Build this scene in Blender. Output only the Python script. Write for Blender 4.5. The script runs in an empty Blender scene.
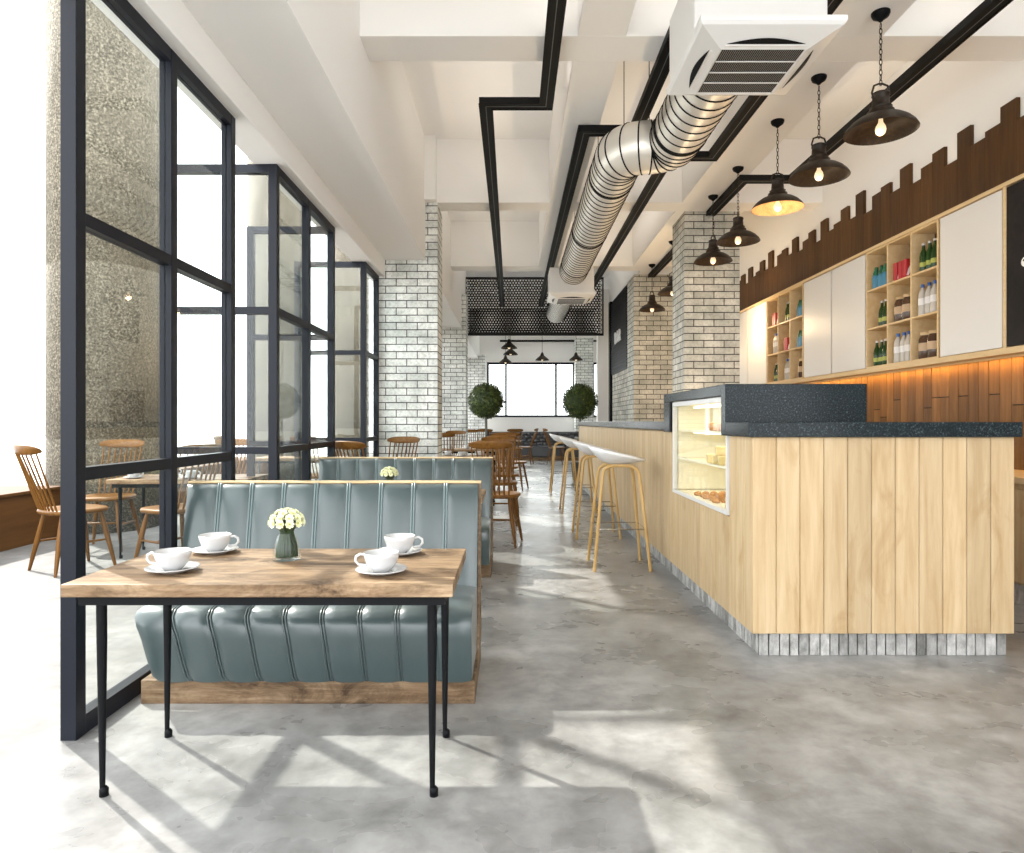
import bpy, math, random
from mathutils import Vector, Matrix
R = random.Random(7)
PI = math.pi
S = bpy.context.scene
COL = S.collection
FILL_POWER = 1.15
EYE = 1.2          # camera height; heights below are often given relative to it

# ------------------------------------------------------------------ mesh builder
class MB:
    def __init__(s): s.v = []; s.f = []; s.sm = []
    def add(s, vs, fs, smooth=False):
        o = len(s.v); s.v += [tuple(v) for v in vs]
        for f in fs: s.f.append([i + o for i in f]); s.sm.append(smooth)
        return s
    def box(s, x0, x1, y0, y1, z0, z1, M=None):
        vs = [Vector((x, y, z)) for z in (z0, z1) for y in (y0, y1) for x in (x0, x1)]
        if M is not None: vs = [M @ v for v in vs]
        return s.add(vs, [(0,2,3,1),(4,5,7,6),(0,1,5,4),(2,6,7,3),(0,4,6,2),(1,3,7,5)])
    def tube(s, pts, r, n=12, caps=True, up=None):
        P = [Vector(p) for p in pts]; k = len(P)
        rs = r if isinstance(r, (list, tuple)) else [r]*k
        vs = []; prev = None
        for i in range(k):
            t = (P[min(i+1,k-1)] - P[max(i-1,0)]).normalized()
            if prev is None:
                a = Vector((0,0,1)) if abs(t.z) < .9 else Vector((1,0,0))
                nx = t.cross(a).normalized()
            else:
                nx = (prev - t*prev.dot(t)).normalized()
            prev = nx; ny = t.cross(nx)
            for j in range(n):
                an = 2*PI*j/n
                vs.append(P[i] + rs[i]*(math.cos(an)*nx + math.sin(an)*ny))
        fs = [(i*n+j, i*n+(j+1)%n, (i+1)*n+(j+1)%n, (i+1)*n+j) for i in range(k-1) for j in range(n)]
        s.add(vs, fs, True)
        if caps:
            s.add(vs[:n], [tuple(range(n))[::-1]]); s.add(vs[-n:], [tuple(range(n))])
        return s
    def ring(s, c, R_, r, n=24, m=8, M=None):
        vs = []
        for i in range(n):
            a = 2*PI*i/n
            for j in range(m):
                b = 2*PI*j/m
                v = Vector(((R_+r*math.cos(b))*math.cos(a), (R_+r*math.cos(b))*math.sin(a), r*math.sin(b)))
                if M is not None: v = M @ v
                vs.append(v + Vector(c))
        fs = [(i*m+j, ((i+1)%n)*m+j, ((i+1)%n)*m+(j+1)%m, i*m+(j+1)%m) for i in range(n) for j in range(m)]
        return s.add(vs, fs, True)
    def lathe(s, prof, c=(0,0,0), n=32, M=None):
        vs = []
        for r, z in prof:
            for j in range(n):
                a = 2*PI*j/n
                v = Vector((r*math.cos(a), r*math.sin(a), z))
                if M is not None: v = M @ v
                vs.append(v + Vector(c))
        k = len(prof)
        fs = [(i*n+j, i*n+(j+1)%n, (i+1)*n+(j+1)%n, (i+1)*n+j) for i in range(k-1) for j in range(n)]
        return s.add(vs, fs, True)
    def grid(s, fn, nu, nv, smooth=True):
        vs = [fn(i/nu, j/nv) for j in range(nv+1) for i in range(nu+1)]
        w = nu+1
        return s.add(vs, [(j*w+i, j*w+i+1, (j+1)*w+i+1, (j+1)*w+i) for j in range(nv) for i in range(nu)], smooth)
    def prism(s, poly, z0, z1, M=None):
        n = len(poly)
        vs = [Vector((x, y, z)) for z in (z0, z1) for x, y in poly]
        if M is not None: vs = [M @ v for v in vs]
        fs = [tuple(range(n))[::-1], tuple(range(n, 2*n))] + [(i, (i+1)%n, n+(i+1)%n, n+i) for i in range(n)]
        return s.add(vs, fs)
    def sphere(s, c, r, nu=16, nv=10, sc=(1,1,1)):
        c = Vector(c)
        return s.grid(lambda u, v: c + Vector((sc[0]*r*math.sin(PI*v)*math.cos(2*PI*u), sc[1]*r*math.sin(PI*v)*math.sin(2*PI*u), sc[2]*r*math.cos(PI*(1-v)) )), nu, nv)
    def mesh(s, name):
        me = bpy.data.meshes.new(name)
        me.from_pydata(s.v, [], s.f); me.update()
        me.polygons.foreach_set('use_smooth', s.sm)
        uv = me.uv_layers.new(name='UVMap')
        dat = uv.data
        for p in me.polygons:
            n = p.normal; ax, ay, az = abs(n.x), abs(n.y), abs(n.z)
            for li in p.loop_indices:
                co = me.vertices[me.loops[li].vertex_index].co
                dat[li].uv = (co.x, co.y) if az > ax and az > ay else ((co.y, co.z) if ax > ay else (co.x, co.z))
        return me
    def build(s, name, mat, parent=None, loc=None, bevel=0, seg=2, solid=0):
        o = bpy.data.objects.new(name, s.mesh(name)); COL.objects.link(o)
        if mat is not None: o.data.materials.append(mat)
        if parent is not None: o.parent = parent
        if loc is not None: o.location = loc
        if solid:
            m = o.modifiers.new('solid', 'SOLIDIFY'); m.thickness = solid; m.offset = 0
        if bevel:
            m = o.modifiers.new('bevel', 'BEVEL'); m.width = bevel; m.segments = seg; m.limit_method = 'ANGLE'; m.angle_limit = .7
        return o

def tag(o, label, cat, group=None, kind=None):
    o['label'] = label; o['category'] = cat
    if group: o['group'] = group
    if kind: o['kind'] = kind
    return o
def thing(name, label, cat, loc=(0,0,0), rz=0, group=None):
    o = bpy.data.objects.new(name, None); COL.objects.link(o)
    o.empty_display_size = .1; o.location = loc; o.rotation_euler = (0,0,rz)
    return tag(o, label, cat, group)
def struct(o, label=None):
    o['kind'] = 'structure'
    if label: o['label'] = label
    return o
def sroot(name, loc=(0,0,0)):
    o = bpy.data.objects.new(name, None); COL.objects.link(o); o.location = loc
    return struct(o)
CH = {}
def kids(o): return [c for c in bpy.data.objects if c.parent == o]
def dup(root, loc, rz=None, label=None, group=None):
    r = root.copy(); COL.objects.link(r); r.location = loc
    if rz is not None: r.rotation_euler = (0,0,rz)
    if label: r['label'] = label
    if group: r['group'] = group
    if root.name not in CH: CH[root.name] = [(c, kids(c)) for c in kids(root)]
    for ch, gs in CH[root.name]:
        c = ch.copy(); COL.objects.link(c); c.parent = r
        for g in gs:
            d = g.copy(); COL.objects.link(d); d.parent = c
    return r

# ------------------------------------------------------------------ materials
def nodes(name):
    m = bpy.data.materials.new(name); m.use_nodes = True
    nt = m.node_tree; b = nt.nodes['Principled BSDF']
    return m, nt, b
def mat(name, c, rough=.5, metal=0, spec=.5, emit=None, es=0, coat=0):
    m, nt, b = nodes(name)
    b.inputs['Base Color'].default_value = (*c, 1); b.inputs['Roughness'].default_value = rough
    b.inputs['Metallic'].default_value = metal; b.inputs['Specular IOR Level'].default_value = spec
    if coat: b.inputs['Coat Weight'].default_value = coat; b.inputs['Coat Roughness'].default_value = .15
    if emit: b.inputs['Emission Color'].default_value = (*emit, 1); b.inputs['Emission Strength'].default_value = es
    return m
def N(nt, t, **kw):
    n = nt.nodes.new(t)
    for k, v in kw.items(): setattr(n, k, v)
    return n
def coords(nt, scale=(1,1,1), kind='Object'):
    tc = N(nt, 'ShaderNodeTexCoord'); mp = N(nt, 'ShaderNodeMapping')
    mp.inputs['Scale'].default_value = scale
    nt.links.new(tc.outputs[kind], mp.inputs['Vector'])
    return mp.outputs['Vector']
def noise(nt, vec, scale=5, detail=4, rough=.6, dist=0):
    n = N(nt, 'ShaderNodeTexNoise'); n.inputs['Scale'].default_value = scale
    n.inputs['Detail'].default_value = detail; n.inputs['Roughness'].default_value = rough
    n.inputs['Distortion'].default_value = dist
    nt.links.new(vec, n.inputs['Vector']); return n.outputs['Fac']
def ramp(nt, fac, stops):
    r = N(nt, 'ShaderNodeValToRGB'); e = r.color_ramp.elements
    while len(e) > 1: e.remove(e[0])
    e[0].position = stops[0][0]; e[0].color = (*stops[0][1], 1)
    for p, c in stops[1:]:
        q = e.new(p); q.color = (*c, 1)
    nt.links.new(fac, r.inputs['Fac']); return r.outputs['Color']
def mixc(nt, fac, a, b, mode='MIX'):
    n = N(nt, 'ShaderNodeMix', data_type='RGBA', blend_type=mode)
    for sock, v in ((n.inputs[0], fac), (n.inputs[6], a), (n.inputs[7], b)):
        if isinstance(v, (int, float)): sock.default_value = v
        elif isinstance(v, tuple): sock.default_value = (*v, 1)
        else: nt.links.new(v, sock)
    return n.outputs[2]
def bump(nt, b, h, strength=.2, dist=.01):
    n = N(nt, 'ShaderNodeBump'); n.inputs['Strength'].default_value = strength; n.inputs['Distance'].default_value = dist
    nt.links.new(h, n.inputs['Height']); nt.links.new(n.outputs['Normal'], b.inputs['Normal'])
def wood(name, c1, c2, axis='z', scale=6, rough=.45, island=.25, knots=0, bmp=.1, kcol=None):
    m, nt, b = nodes(name); b.inputs['Specular IOR Level'].default_value = .22
    st = {'x': (.12,1.6,1.6), 'y': (1.6,.12,1.6), 'z': (1.6,1.6,.12)}[axis]
    v = coords(nt, st)
    f = noise(nt, v, scale*4, 5, .65, .4)
    col = ramp(nt, f, [(.28, c1), (.5, tuple((a+b_)/2 for a, b_ in zip(c1, c2))), (.72, c2)])
    if knots:
        v2 = coords(nt, tuple(max(.35, min(1., q)) for q in st))
        k = noise(nt, v2, 7, 4, .6, 1.2)
        col = mixc(nt, ramp(nt, k, [(.56, (0,0,0)), (.74, (knots,)*3)]), col, kcol or tuple(a*.42 for a in c1))
    if island:
        g = N(nt, 'ShaderNodeNewGeometry')
        r_ = ramp(nt, g.outputs['Random Per Island'], [(0, (1-island,)*3), (1, (1+island*.4,)*3)])
        col = mixc(nt, 1.0, col, r_, 'MULTIPLY')
    nt.links.new(col, b.inputs['Base Color']); b.inputs['Roughness'].default_value = rough
    if bmp: bump(nt, b, f, bmp, .004)
    return m
def rustic(name, k=1.0):
    m, nt, b = nodes(name); b.inputs['Specular IOR Level'].default_value = .25
    g = noise(nt, coords(nt, (.35,5,5)), 9, 8, .75, .5)
    q = noise(nt, coords(nt, (.8,1.5,1.5)), 5, 8, .72, 1.0)
    r = noise(nt, coords(nt, (.25,1.4,1.4)), 3, 5, .6, .3)
    col = ramp(nt, g, [(.30, (.17*k,.095*k,.045*k)), (.50, (.28*k,.19*k,.112*k)), (.66, (.41*k,.30*k,.195*k))])
    col = mixc(nt, 1.0, col, ramp(nt, q, [(.36, (.26,.22,.18)), (.47, (.74,.71,.67)), (.60, (1.12,1.12,1.12))]), 'MULTIPLY')
    col = mixc(nt, 1.0, col, ramp(nt, r, [(.36, (.74,.71,.68)), (.6, (1.08,1.08,1.08))]), 'MULTIPLY')
    nt.links.new(col, b.inputs['Base Color']); b.inputs['Roughness'].default_value = .5
    bump(nt, b, g, .15, .003)
    return m
def brick(name, c1, c2, mortar, w=.26, h=.09):
    m, nt, b = nodes(name)
    v = coords(nt, (1,1,1), 'UV')
    t = N(nt, 'ShaderNodeTexBrick'); t.offset = .5
    for k, val in (('Scale', 1), ('Mortar Size', .0055), ('Mortar Smooth', .15), ('Bias', -.2), ('Brick Width', w), ('Row Height', h)):
        t.inputs[k].default_value = val
    t.inputs['Color1'].default_value = (*c1, 1); t.inputs['Color2'].default_value = (*c2, 1); t.inputs['Mortar'].default_value = (*mortar, 1)
    nt.links.new(v, t.inputs['Vector'])
    ov = coords(nt)
    n1 = noise(nt, ov, 28, 6, .75); n2 = noise(nt, ov, 3.2, 3, .5)
    col = mixc(nt, 1.0, t.outputs['Color'], ramp(nt, n1, [(.3, (.62,.62,.6)), (.55, (1.0,1.0,1.0))]), 'MULTIPLY')
    col = mixc(nt, 1.0, col, ramp(nt, n2, [(.35, (.72,.74,.72)), (.6, (1.05,1.05,1.04))]), 'MULTIPLY')
    nt.links.new(col, b.inputs['Base Color']); b.inputs['Roughness'].default_value = .75
    inv = N(nt, 'ShaderNodeMath', operation='SUBTRACT'); inv.inputs[0].default_value = 1
    nt.links.new(t.outputs['Fac'], inv.inputs[1])
    ad = N(nt, 'ShaderNodeMath', operation='MULTIPLY_ADD'); nt.links.new(n1, ad.inputs[0]); ad.inputs[1].default_value = .25
    nt.links.new(inv.outputs[0], ad.inputs[2])
    bump(nt, b, ad.outputs[0], .8, .012)
    return m
def speckle(name, stops, scale=60, rough=.5, bmp=0, big=None, spec=.5):
    m, nt, b = nodes(name); b.inputs['Specular IOR Level'].default_value = spec
    v = coords(nt)
    f = noise(nt, v, scale, 3, .75)
    col = ramp(nt, f, stops)
    if big:
        col = mixc(nt, 1.0, col, ramp(nt, noise(nt, v, big, 4, .6), [(.3, (.78,.78,.76)), (.65, (1.08,1.08,1.06))]), 'MULTIPLY')
    nt.links.new(col, b.inputs['Base Color']); b.inputs['Roughness'].default_value = rough
    if bmp: bump(nt, b, f, bmp, .01)
    return m
def concrete(name, lo, hi, r0=.16, r1=.42):
    m, nt, b = nodes(name)
    v = coords(nt)
    a = noise(nt, v, .9, 4, .6, .5); c = noise(nt, v, 7, 4, .66, .2); d = noise(nt, coords(nt, (1,1.15,1)), 1.9, 4, .62, .2)
    mid = tuple((p+q)/2 for p, q in zip(lo, hi))
    col = ramp(nt, a, [(.32, lo), (.5, mid), (.68, hi)])
    col = mixc(nt, 1.0, col, ramp(nt, d, [(.30, (.66,.655,.64)), (.5, (.93,.925,.915)), (.70, (1.24,1.235,1.22))]), 'MULTIPLY')
    col = mixc(nt, 1.0, col, ramp(nt, c, [(.32, (.74,.74,.73)), (.64, (1.16,1.16,1.16))]), 'MULTIPLY')
    nt.links.new(col, b.inputs['Base Color'])
    rr = N(nt, 'ShaderNodeMapRange'); rr.inputs['To Min'].default_value = r0; rr.inputs['To Max'].default_value = r1
    nt.links.new(d, rr.inputs['Value']); nt.links.new(rr.outputs['Result'], b.inputs['Roughness'])
    b.inputs['Specular IOR Level'].default_value = .45
    bump(nt, b, c, .06, .004)
    return m
def leather(name, c):
    m, nt, b = nodes(name)
    v = coords(nt)
    col = mixc(nt, 1.0, c, ramp(nt, noise(nt, v, 3, 4), [(.3, (.85,.88,.88)), (.7, (1.1,1.1,1.1))]), 'MULTIPLY')
    nt.links.new(col, b.inputs['Base Color']); b.inputs['Roughness'].default_value = .3
    b.inputs['Specular IOR Level'].default_value = .8
    b.inputs['Sheen Weight'].default_value = .15
    bump(nt, b, noise(nt, v, 160, 3), .12, .002)
    return m
def glass(name, tint=(.96,.98,.97), f=.9, base=.02, edge=.8):
    m, nt, b = nodes(name)
    nt.nodes.remove(b)
    out = nt.nodes['Material Output']
    t = N(nt, 'ShaderNodeBsdfTransparent'); t.inputs['Color'].default_value = (*tint, 1)
    g = N(nt, 'ShaderNodeBsdfGlossy'); g.inputs['Roughness'].default_value = .02; g.inputs['Color'].default_value = (f, f, f, 1)
    lw = N(nt, 'ShaderNodeLayerWeight'); lw.inputs['Blend'].default_value = .5
    pw = N(nt, 'ShaderNodeMath', operation='POWER'); nt.links.new(lw.outputs['Facing'], pw.inputs[0]); pw.inputs[1].default_value = 5
    fr = N(nt, 'ShaderNodeMath', operation='MULTIPLY_ADD'); nt.links.new(pw.outputs[0], fr.inputs[0]); fr.inputs[1].default_value = edge; fr.inputs[2].default_value = base
    mx = N(nt, 'ShaderNodeMixShader')
    nt.links.new(fr.outputs[0], mx.inputs[0]); nt.links.new(t.outputs[0], mx.inputs[1]); nt.links.new(g.outputs[0], mx.inputs[2])
    nt.links.new(mx.outputs[0], out.inputs['Surface'])
    return m

M = {}
M['white'] = mat('white_plaster', (.90,.89,.875), .8, spec=.2)
M['cream'] = mat('cream_plaster', (.84,.80,.755), .8, spec=.2)
M['floor'] = concrete('polished_concrete', (.205,.205,.203), (.365,.364,.36))
M['terrace'] = concrete('pale_terrace_concrete', (.14,.137,.132), (.165,.162,.157), .5, .7)
M['bounceground'] = concrete('white_bounce_ground', (.66,.66,.65), (.76,.76,.75), .6, .8)
M['steel'] = mat('dark_window_steel', (.0085,.0105,.0165), .42, spec=.2)
M['black'] = mat('black_metal', (.0035,.004,.005), .5, spec=.14)
M['tray'] = mat('black_cable_tray', (.004,.004,.004), .65, spec=.25)
M['trayline'] = mat('grey_tray_slit', (.12,.12,.12), .6)
M['brick'] = brick('whitewashed_brick', (.90,.91,.89), (.74,.76,.75), (.045,.045,.042))
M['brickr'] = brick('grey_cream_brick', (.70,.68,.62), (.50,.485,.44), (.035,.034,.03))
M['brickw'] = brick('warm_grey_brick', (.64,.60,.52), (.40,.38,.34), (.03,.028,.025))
M['pine'] = wood('pale_pine', (.43,.295,.15), (.58,.445,.275), 'z', 3.4, .5, .14, .45, .05, kcol=(.34,.20,.075))
M['birch'] = wood('birch_board', (.52,.37,.19), (.62,.48,.29), 'y', 3, .5, 0, 0, .04)
M['walnutz'] = wood('walnut_board', (.058,.025,.0075), (.112,.052,.0165), 'z', 4, .5, .3, 0, .08)
M['plank'] = wood('backsplash_plank', (.125,.058,.017), (.25,.13,.043), 'z', 4, .42, .35, .35, .08)
M['rustic'] = rustic('rustic_tabletop', .95)
M['rusticz'] = rustic('rustic_plinth', .72)
M['chair'] = wood('oiled_chair_wood', (.105,.043,.008), (.205,.092,.019), 'y', 4, .38, .12, 0, .04)
M['chairz'] = wood('oiled_turned_wood', (.10,.041,.008), (.195,.088,.018), 'z', 4, .38, .12, 0, .03)
M['oak'] = wood('honey_bent_oak', (.46,.28,.10), (.58,.39,.165), 'z', 4, .4, .08, 0, .03)
M['planter'] = wood('brown_planter_board', (.065,.026,.006), (.12,.052,.013), 'y', 2, .6, .1, 0, .05)
M['leather'] = leather('grey_green_leather', (.042,.064,.066))
M['piping'] = leather('pale_leather_piping', (.10,.145,.15))
M['leather2'] = leather('charcoal_leather', (.025,.027,.032))
M['granite'] = speckle('dark_granite', [(.35, (.003,.0055,.007)), (.52, (.007,.012,.015)), (.60, (.02,.034,.040)), (.72, (.11,.14,.155))], 110, .16, spec=.16)
M['stone'] = speckle('rough_terrazzo_stone', [(.34, (.022,.018,.011)), (.45, (.066,.055,.037)), (.55, (.125,.108,.078)), (.70, (.29,.26,.205))], 44, .85, .1, 1.2)
def stave(name):
    m, nt, b = nodes(name)
    col = ramp(nt, noise(nt, coords(nt, (1,1,.5)), 22, 5, .7), [(.32, (.20,.195,.185)), (.5, (.40,.395,.38)), (.65, (.56,.55,.535))])
    g = N(nt, 'ShaderNodeNewGeometry')
    col = mixc(nt, 1.0, col, ramp(nt, g.outputs['Random Per Island'], [(0, (.45,.45,.44)), (.35, (.8,.8,.8)), (1, (1.12,1.12,1.12))]), 'MULTIPLY')
    nt.links.new(col, b.inputs['Base Color']); b.inputs['Roughness'].default_value = .8
    return m
M['slate'] = stave('whitewashed_stave')
M['glass'] = glass('clear_glass')
M['vglass'] = glass('vase_glass', (.97,.985,.98), .9, .014, .85)
M['caseglass'] = glass('display_glass', (.98,.99,.98), .9, .008, .35)
M['duct'] = mat('brushed_galvanised_metal', (.86,.83,.77), .36, .55)
M['acwhite'] = mat('white_plastic', (.68,.67,.655), .4)
M['grille'] = mat('grey_grille', (.16,.16,.16), .5)
M['porcelain'] = mat('white_porcelain', (.50,.50,.50), .12)
M['stoolwhite'] = mat('white_shell_plastic', (.78,.78,.78), .3)
M['chrome'] = mat('chrome_wire', (.55,.55,.56), .2, 1)
M['door'] = mat('white_lacquer_door', (.60,.59,.575), .35)
M['board'] = speckle('chalkboard_black', [(.3, (.004,.004,.004)), (.75, (.022,.018,.018))], 4, .6, spec=.15)
M['chalk'] = mat('chalk_white', (.8,.8,.78), .7)
M['cap'] = mat('white_frame', (.62,.615,.60), .4)
M['bronze'] = speckle('aged_bronze', [(.3, (.009,.006,.004)), (.6, (.030,.019,.011)), (.8, (.075,.048,.028))], 26, .42, spec=.3)
M['copper'] = speckle('lit_shade_inside', [(.3, (.40,.22,.10)), (.6, (.66,.40,.21))], 18, .45)  # third shade's lit inside put into the colour, brighter than the bronze
M['bulb'] = mat('warm_bulb_glass', (.9,.8,.65), .1, emit=(1,.72,.40), es=.5)
M['led'] = mat('amber_led', (1,.6,.2), .5, emit=(1,.55,.15), es=2)
M['caselamp'] = mat('display_lamp', (1,.9,.7), .5, emit=(1,.88,.62), es=3)
M['casewhite'] = mat('cream_case_lining', (.85,.80,.64), .5)
M['greenb'] = mat('green_bottle_glass', (.012,.042,.008), .15, spec=.3)
M['yellowlabel'] = mat('yellow_green_label', (.30,.33,.06), .5)
M['greylabel'] = mat('silver_label', (.6,.6,.6), .5)
M['blueb'] = mat('blue_bottle', (.055,.20,.32), .25, spec=.3)
M['bluelab'] = mat('green_bottle_top', (.012,.11,.06), .3)
M['clearb'] = mat('clear_water_bottle', (.42,.395,.36), .2)
M['bluecap'] = mat('blue_cap', (.03,.11,.36), .4)
M['redp'] = mat('red_pack', (.36,.012,.02), .4)
M['whitep'] = mat('white_swoosh', (.85,.8,.8), .4)
M['jarb'] = mat('brown_coffee_jar', (.06,.028,.014), .15)
M['kraft'] = mat('kraft_label', (.42,.30,.19), .6)
M['cork'] = mat('pale_wood_lid', (.5,.36,.2), .6)
M['bread'] = speckle('baked_crust', [(.3, (.30,.12,.03)), (.7, (.62,.33,.12))], 20, .5)
M['cheese'] = mat('pale_cheese', (.75,.60,.28), .5)
M['petal'] = speckle('cream_petal', [(.3, (.72,.74,.40)), (.6, (.88,.88,.66))], 40, .6)
M['petalc'] = mat('yellow_flower_heart', (.55,.58,.10), .6)
M['stem'] = speckle('green_stems', [(.3, (.003,.011,.002)), (.7, (.016,.045,.007))], 50, .5)
M['leaf'] = speckle('boxwood_leaf', [(.3, (.014,.026,.004)), (.55, (.034,.060,.007)), (.70, (.20,.24,.028))], 14, .55)  # yellow-green last stop paints leaf highlights into the colour
M['bark'] = mat('grey_bark', (.13,.13,.12), .8)
M['pot'] = mat('dark_planter', (.05,.05,.055), .5)
M['signblack'] = mat('black_louvre', (.005,.005,.006), .6, spec=.25)
M['signwhite'] = mat('white_sign_letter', (.9,.9,.9), .5)
M['mesh'] = mat('black_perforated_metal', (.006,.006,.0065), .6, spec=.3)
M['sensor'] = mat('pale_grey_plastic', (.45,.55,.65), .4)

# ------------------------------------------------------------------ camera, world, sun
cam = bpy.data.cameras.new('camera'); co = bpy.data.objects.new('camera', cam); COL.objects.link(co)
cam.sensor_width = 36; cam.lens = 680/1024*36; cam.shift_y = -4.5/1024
co.location = (0, 0, EYE); co.rotation_euler = (PI/2, 0, 0)
cam.clip_end = 200
S.camera = co
w = bpy.data.worlds.new('World'); S.world = w; w.use_nodes = True
w.node_tree.nodes['Background'].inputs['Color'].default_value = (.96,.98,1,1)
w.node_tree.nodes['Background'].inputs['Strength'].default_value = 3.0
sd = bpy.data.lights.new('sun', 'SUN'); so = bpy.data.objects.new('sun', sd); COL.objects.link(so)
sd.energy = 4.3; sd.color = (1,.95,.87); sd.angle = math.radians(1.0)
so.rotation_euler = Vector((.84,-.68,-1)).to_track_quat('-Z', 'Y').to_euler()
so.location = (-8, 9, 12)
def lamp(name, kind, loc, energy, color, size=.1, target=None, parent=None, size_y=None, spot=None):
    l = bpy.data.lights.new(name, kind); o = bpy.data.objects.new(name, l); COL.objects.link(o)
    l.energy = energy; l.color = color
    if kind == 'AREA':
        l.size = size
        if size_y: l.shape = 'RECTANGLE'; l.size_y = size_y
    else: l.shadow_soft_size = size
    if spot: l.spot_size = math.radians(spot); l.spot_blend = .8
    o.location = loc
    if target is not None: o.rotation_euler = (0, math.atan2(-target[0], -target[2]), 0)     # leans in the xz plane, length stays along y
    if parent is not None: o.parent = parent
    return o

# ------------------------------------------------------------------ room shell
CZ = 4.7; BZ = 3.91; LZ = 3.2; WZ = 3.0
XL, XR, YB = -1.8, 3.84, 22.5
struct(MB().box(XL, XR+.2, -4, YB+.2, -.12, 0).build('floor', M['floor']))
struct(MB().box(-5.7, XL, -6, 40, -.12, 0).build('floor_terrace', M['terrace']))
struct(MB().box(-60, 60, -40, 70, -.2, -.13).build('floor_outside', M['bounceground']))  # added white ground that bounces daylight up to the ceiling
struct(MB().box(XL, XR+.2, -4, YB+.2, CZ, CZ+.2).build('ceiling', M['white']))
wr = sroot('wall_right')
MB().box(XR, XR+.2, -1, YB+.2, 0, CZ).build('plaster', M['white'], wr)
# left header wall over the glazing, then the deep left beam
wl = sroot('wall_left')
MB().box(XL, -1.57, -4, YB, WZ, CZ).box(-1.57, -1.07, -4, YB, LZ, CZ).build('header', M['white'], wl, bevel=.004)
# cross beams and lengthwise beams
def beam(x0, x1, y0, y1, z0=BZ, m='white'):
    return struct(MB().box(x0, x1, y0, y1, z0, CZ).build('ceiling_beam', M[m], bevel=.004))
for y0, y1 in ((1.25,1.6), (4.775,5.11), (8.4,8.75), (11.84,12.2), (18.5,18.9)):
    beam(-1.07, XR, y0, y1)
beam(2.30, 2.60, 12.2, 18.5)
ys = [-4, 1.25, 1.6, 4.775, 5.11, 8.4, 8.75, 11.84]
for i in range(0, len(ys), 2):
    beam(.46, .80, ys[i], ys[i+1]); beam(2.10, 2.60, ys[i], ys[i+1])
beam(-1.07, -.93, 8.28, 8.4, BZ)
# brick columns
def bcol(x0, x1, y0, y1, z1, m='brick'):
    return struct(MB().box(x0, x1, y0, y1, 0, z1).build('brick_column', M[m]))
bcol(-1.66, -.92, 8.40, 8.96, BZ)
bcol(-1.66, -.975, 14.4, 15.0, BZ)
bcol(-1.75, -.84, 21.2, 21.8, 3.3)
bcol(2.22, 2.93, 8.752, 9.40, BZ, 'brickr')
bcol(2.24, 2.98, 12.5, 13.2, BZ, 'brickr')
bcol(2.05, 2.62, 21.9, 22.45, BZ)
# rear wall with window openings
wb = sroot('wall_back')
b = MB(); y0, y1 = YB, YB+.2
b.box(XL, XR, y0, y1, 3.17, CZ).box(XL, XR, y0, y1, 0, 1.36).box(XL, -.83, y0, y1, 1.36, 3.17).box(2.08, 2.65, y0, y1, 1.36, 3.17).box(3.6, XR, y0, y1, 1.36, 3.17)
b.build('plaster', M['white'], wb)
def flat_window(name, x0, x1, mulls, y, z0, z1, t=.07):
    r = sroot(name)
    f = MB().box(x0, x1, y-.04, y+.06, z0, z0+t).box(x0, x1, y-.04, y+.06, z1-t, z1)
    for m in [x0, *mulls, x1-t]: f.box(m, m+t, y-.04, y+.06, z0+t, z1-t)
    f.build('frame', M['steel'], r)
    xs = [x0+t] + [v for m in mulls for v in (m, m+t)] + [x1-t]
    for i in range(0, len(xs), 2):
        MB().box(xs[i], xs[i+1], y, y+.012, z0+t, z1-t).build('pane', M['glass'], r)
flat_window('window_4', -.83, 2.08, [-.235, 1.42], YB+.02, 1.36, 3.17)
flat_window('window_5', 2.65, 3.6, [3.1], YB+.02, 1.36, 3.17)
# brick return wall beyond the bar, white pier and its black frame
struct(MB().box(2.26, 2.42, 13.2, 15.3, 0, 2.25).build('wall_bar', M['brickw']))
struct(MB().box(2.26, 2.42, 13.2, 15.3, 2.25, BZ).build('wall_bar_upper', M['black']))
struct(MB().box(2.0, 2.26, 15.9, 16.1, 0, BZ+.4).build('trim_pier', M['white']))
struct(MB().box(2.20, 2.44, 15.3, 15.5, 0, BZ).build('trim_frame', M['black']))
# plank cladding below the shelves and skyline boards above
b = MB(); j = MB(); y = 2.6
while y < 13.2:
    wd = .118; zc = R.choice([None, None, 1.25, 1.33, 1.42])
    if zc is None: b.box(XR-.02, XR-.008, y, y+wd, .80, 1.80)
    else:
        b.box(XR-.02, XR-.008, y, y+wd, .80, zc-.004).box(XR-.02, XR-.008, y, y+wd, zc+.004, 1.80); j.box(XR-.012, XR-.008, y, y+wd, zc-.004, zc+.004)
    y += wd+.006
bs = struct(b.build('trim_backsplash', M['plank']))
MB().box(XR-.008, XR, 2.6, 13.2, .80, 1.80).build('backing', M['birch'], bs); j.build('joint', M['black'], bs)
b = MB(); y = 2.9
seq = [.05,.26,.0,.21,.13,.02,.27,.06,.20,.16,.0,.31,.04,.24,.10]
i = 0
while y < 13.0:
    wd = .17; zt = EYE + 2.25 + seq[i % len(seq)]*.85
    b.box(XR-.03, XR, y, y+wd, 2.7, zt); y += wd+.002; i += 1
struct(b.build('trim_skyline', M['walnutz']))

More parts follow.
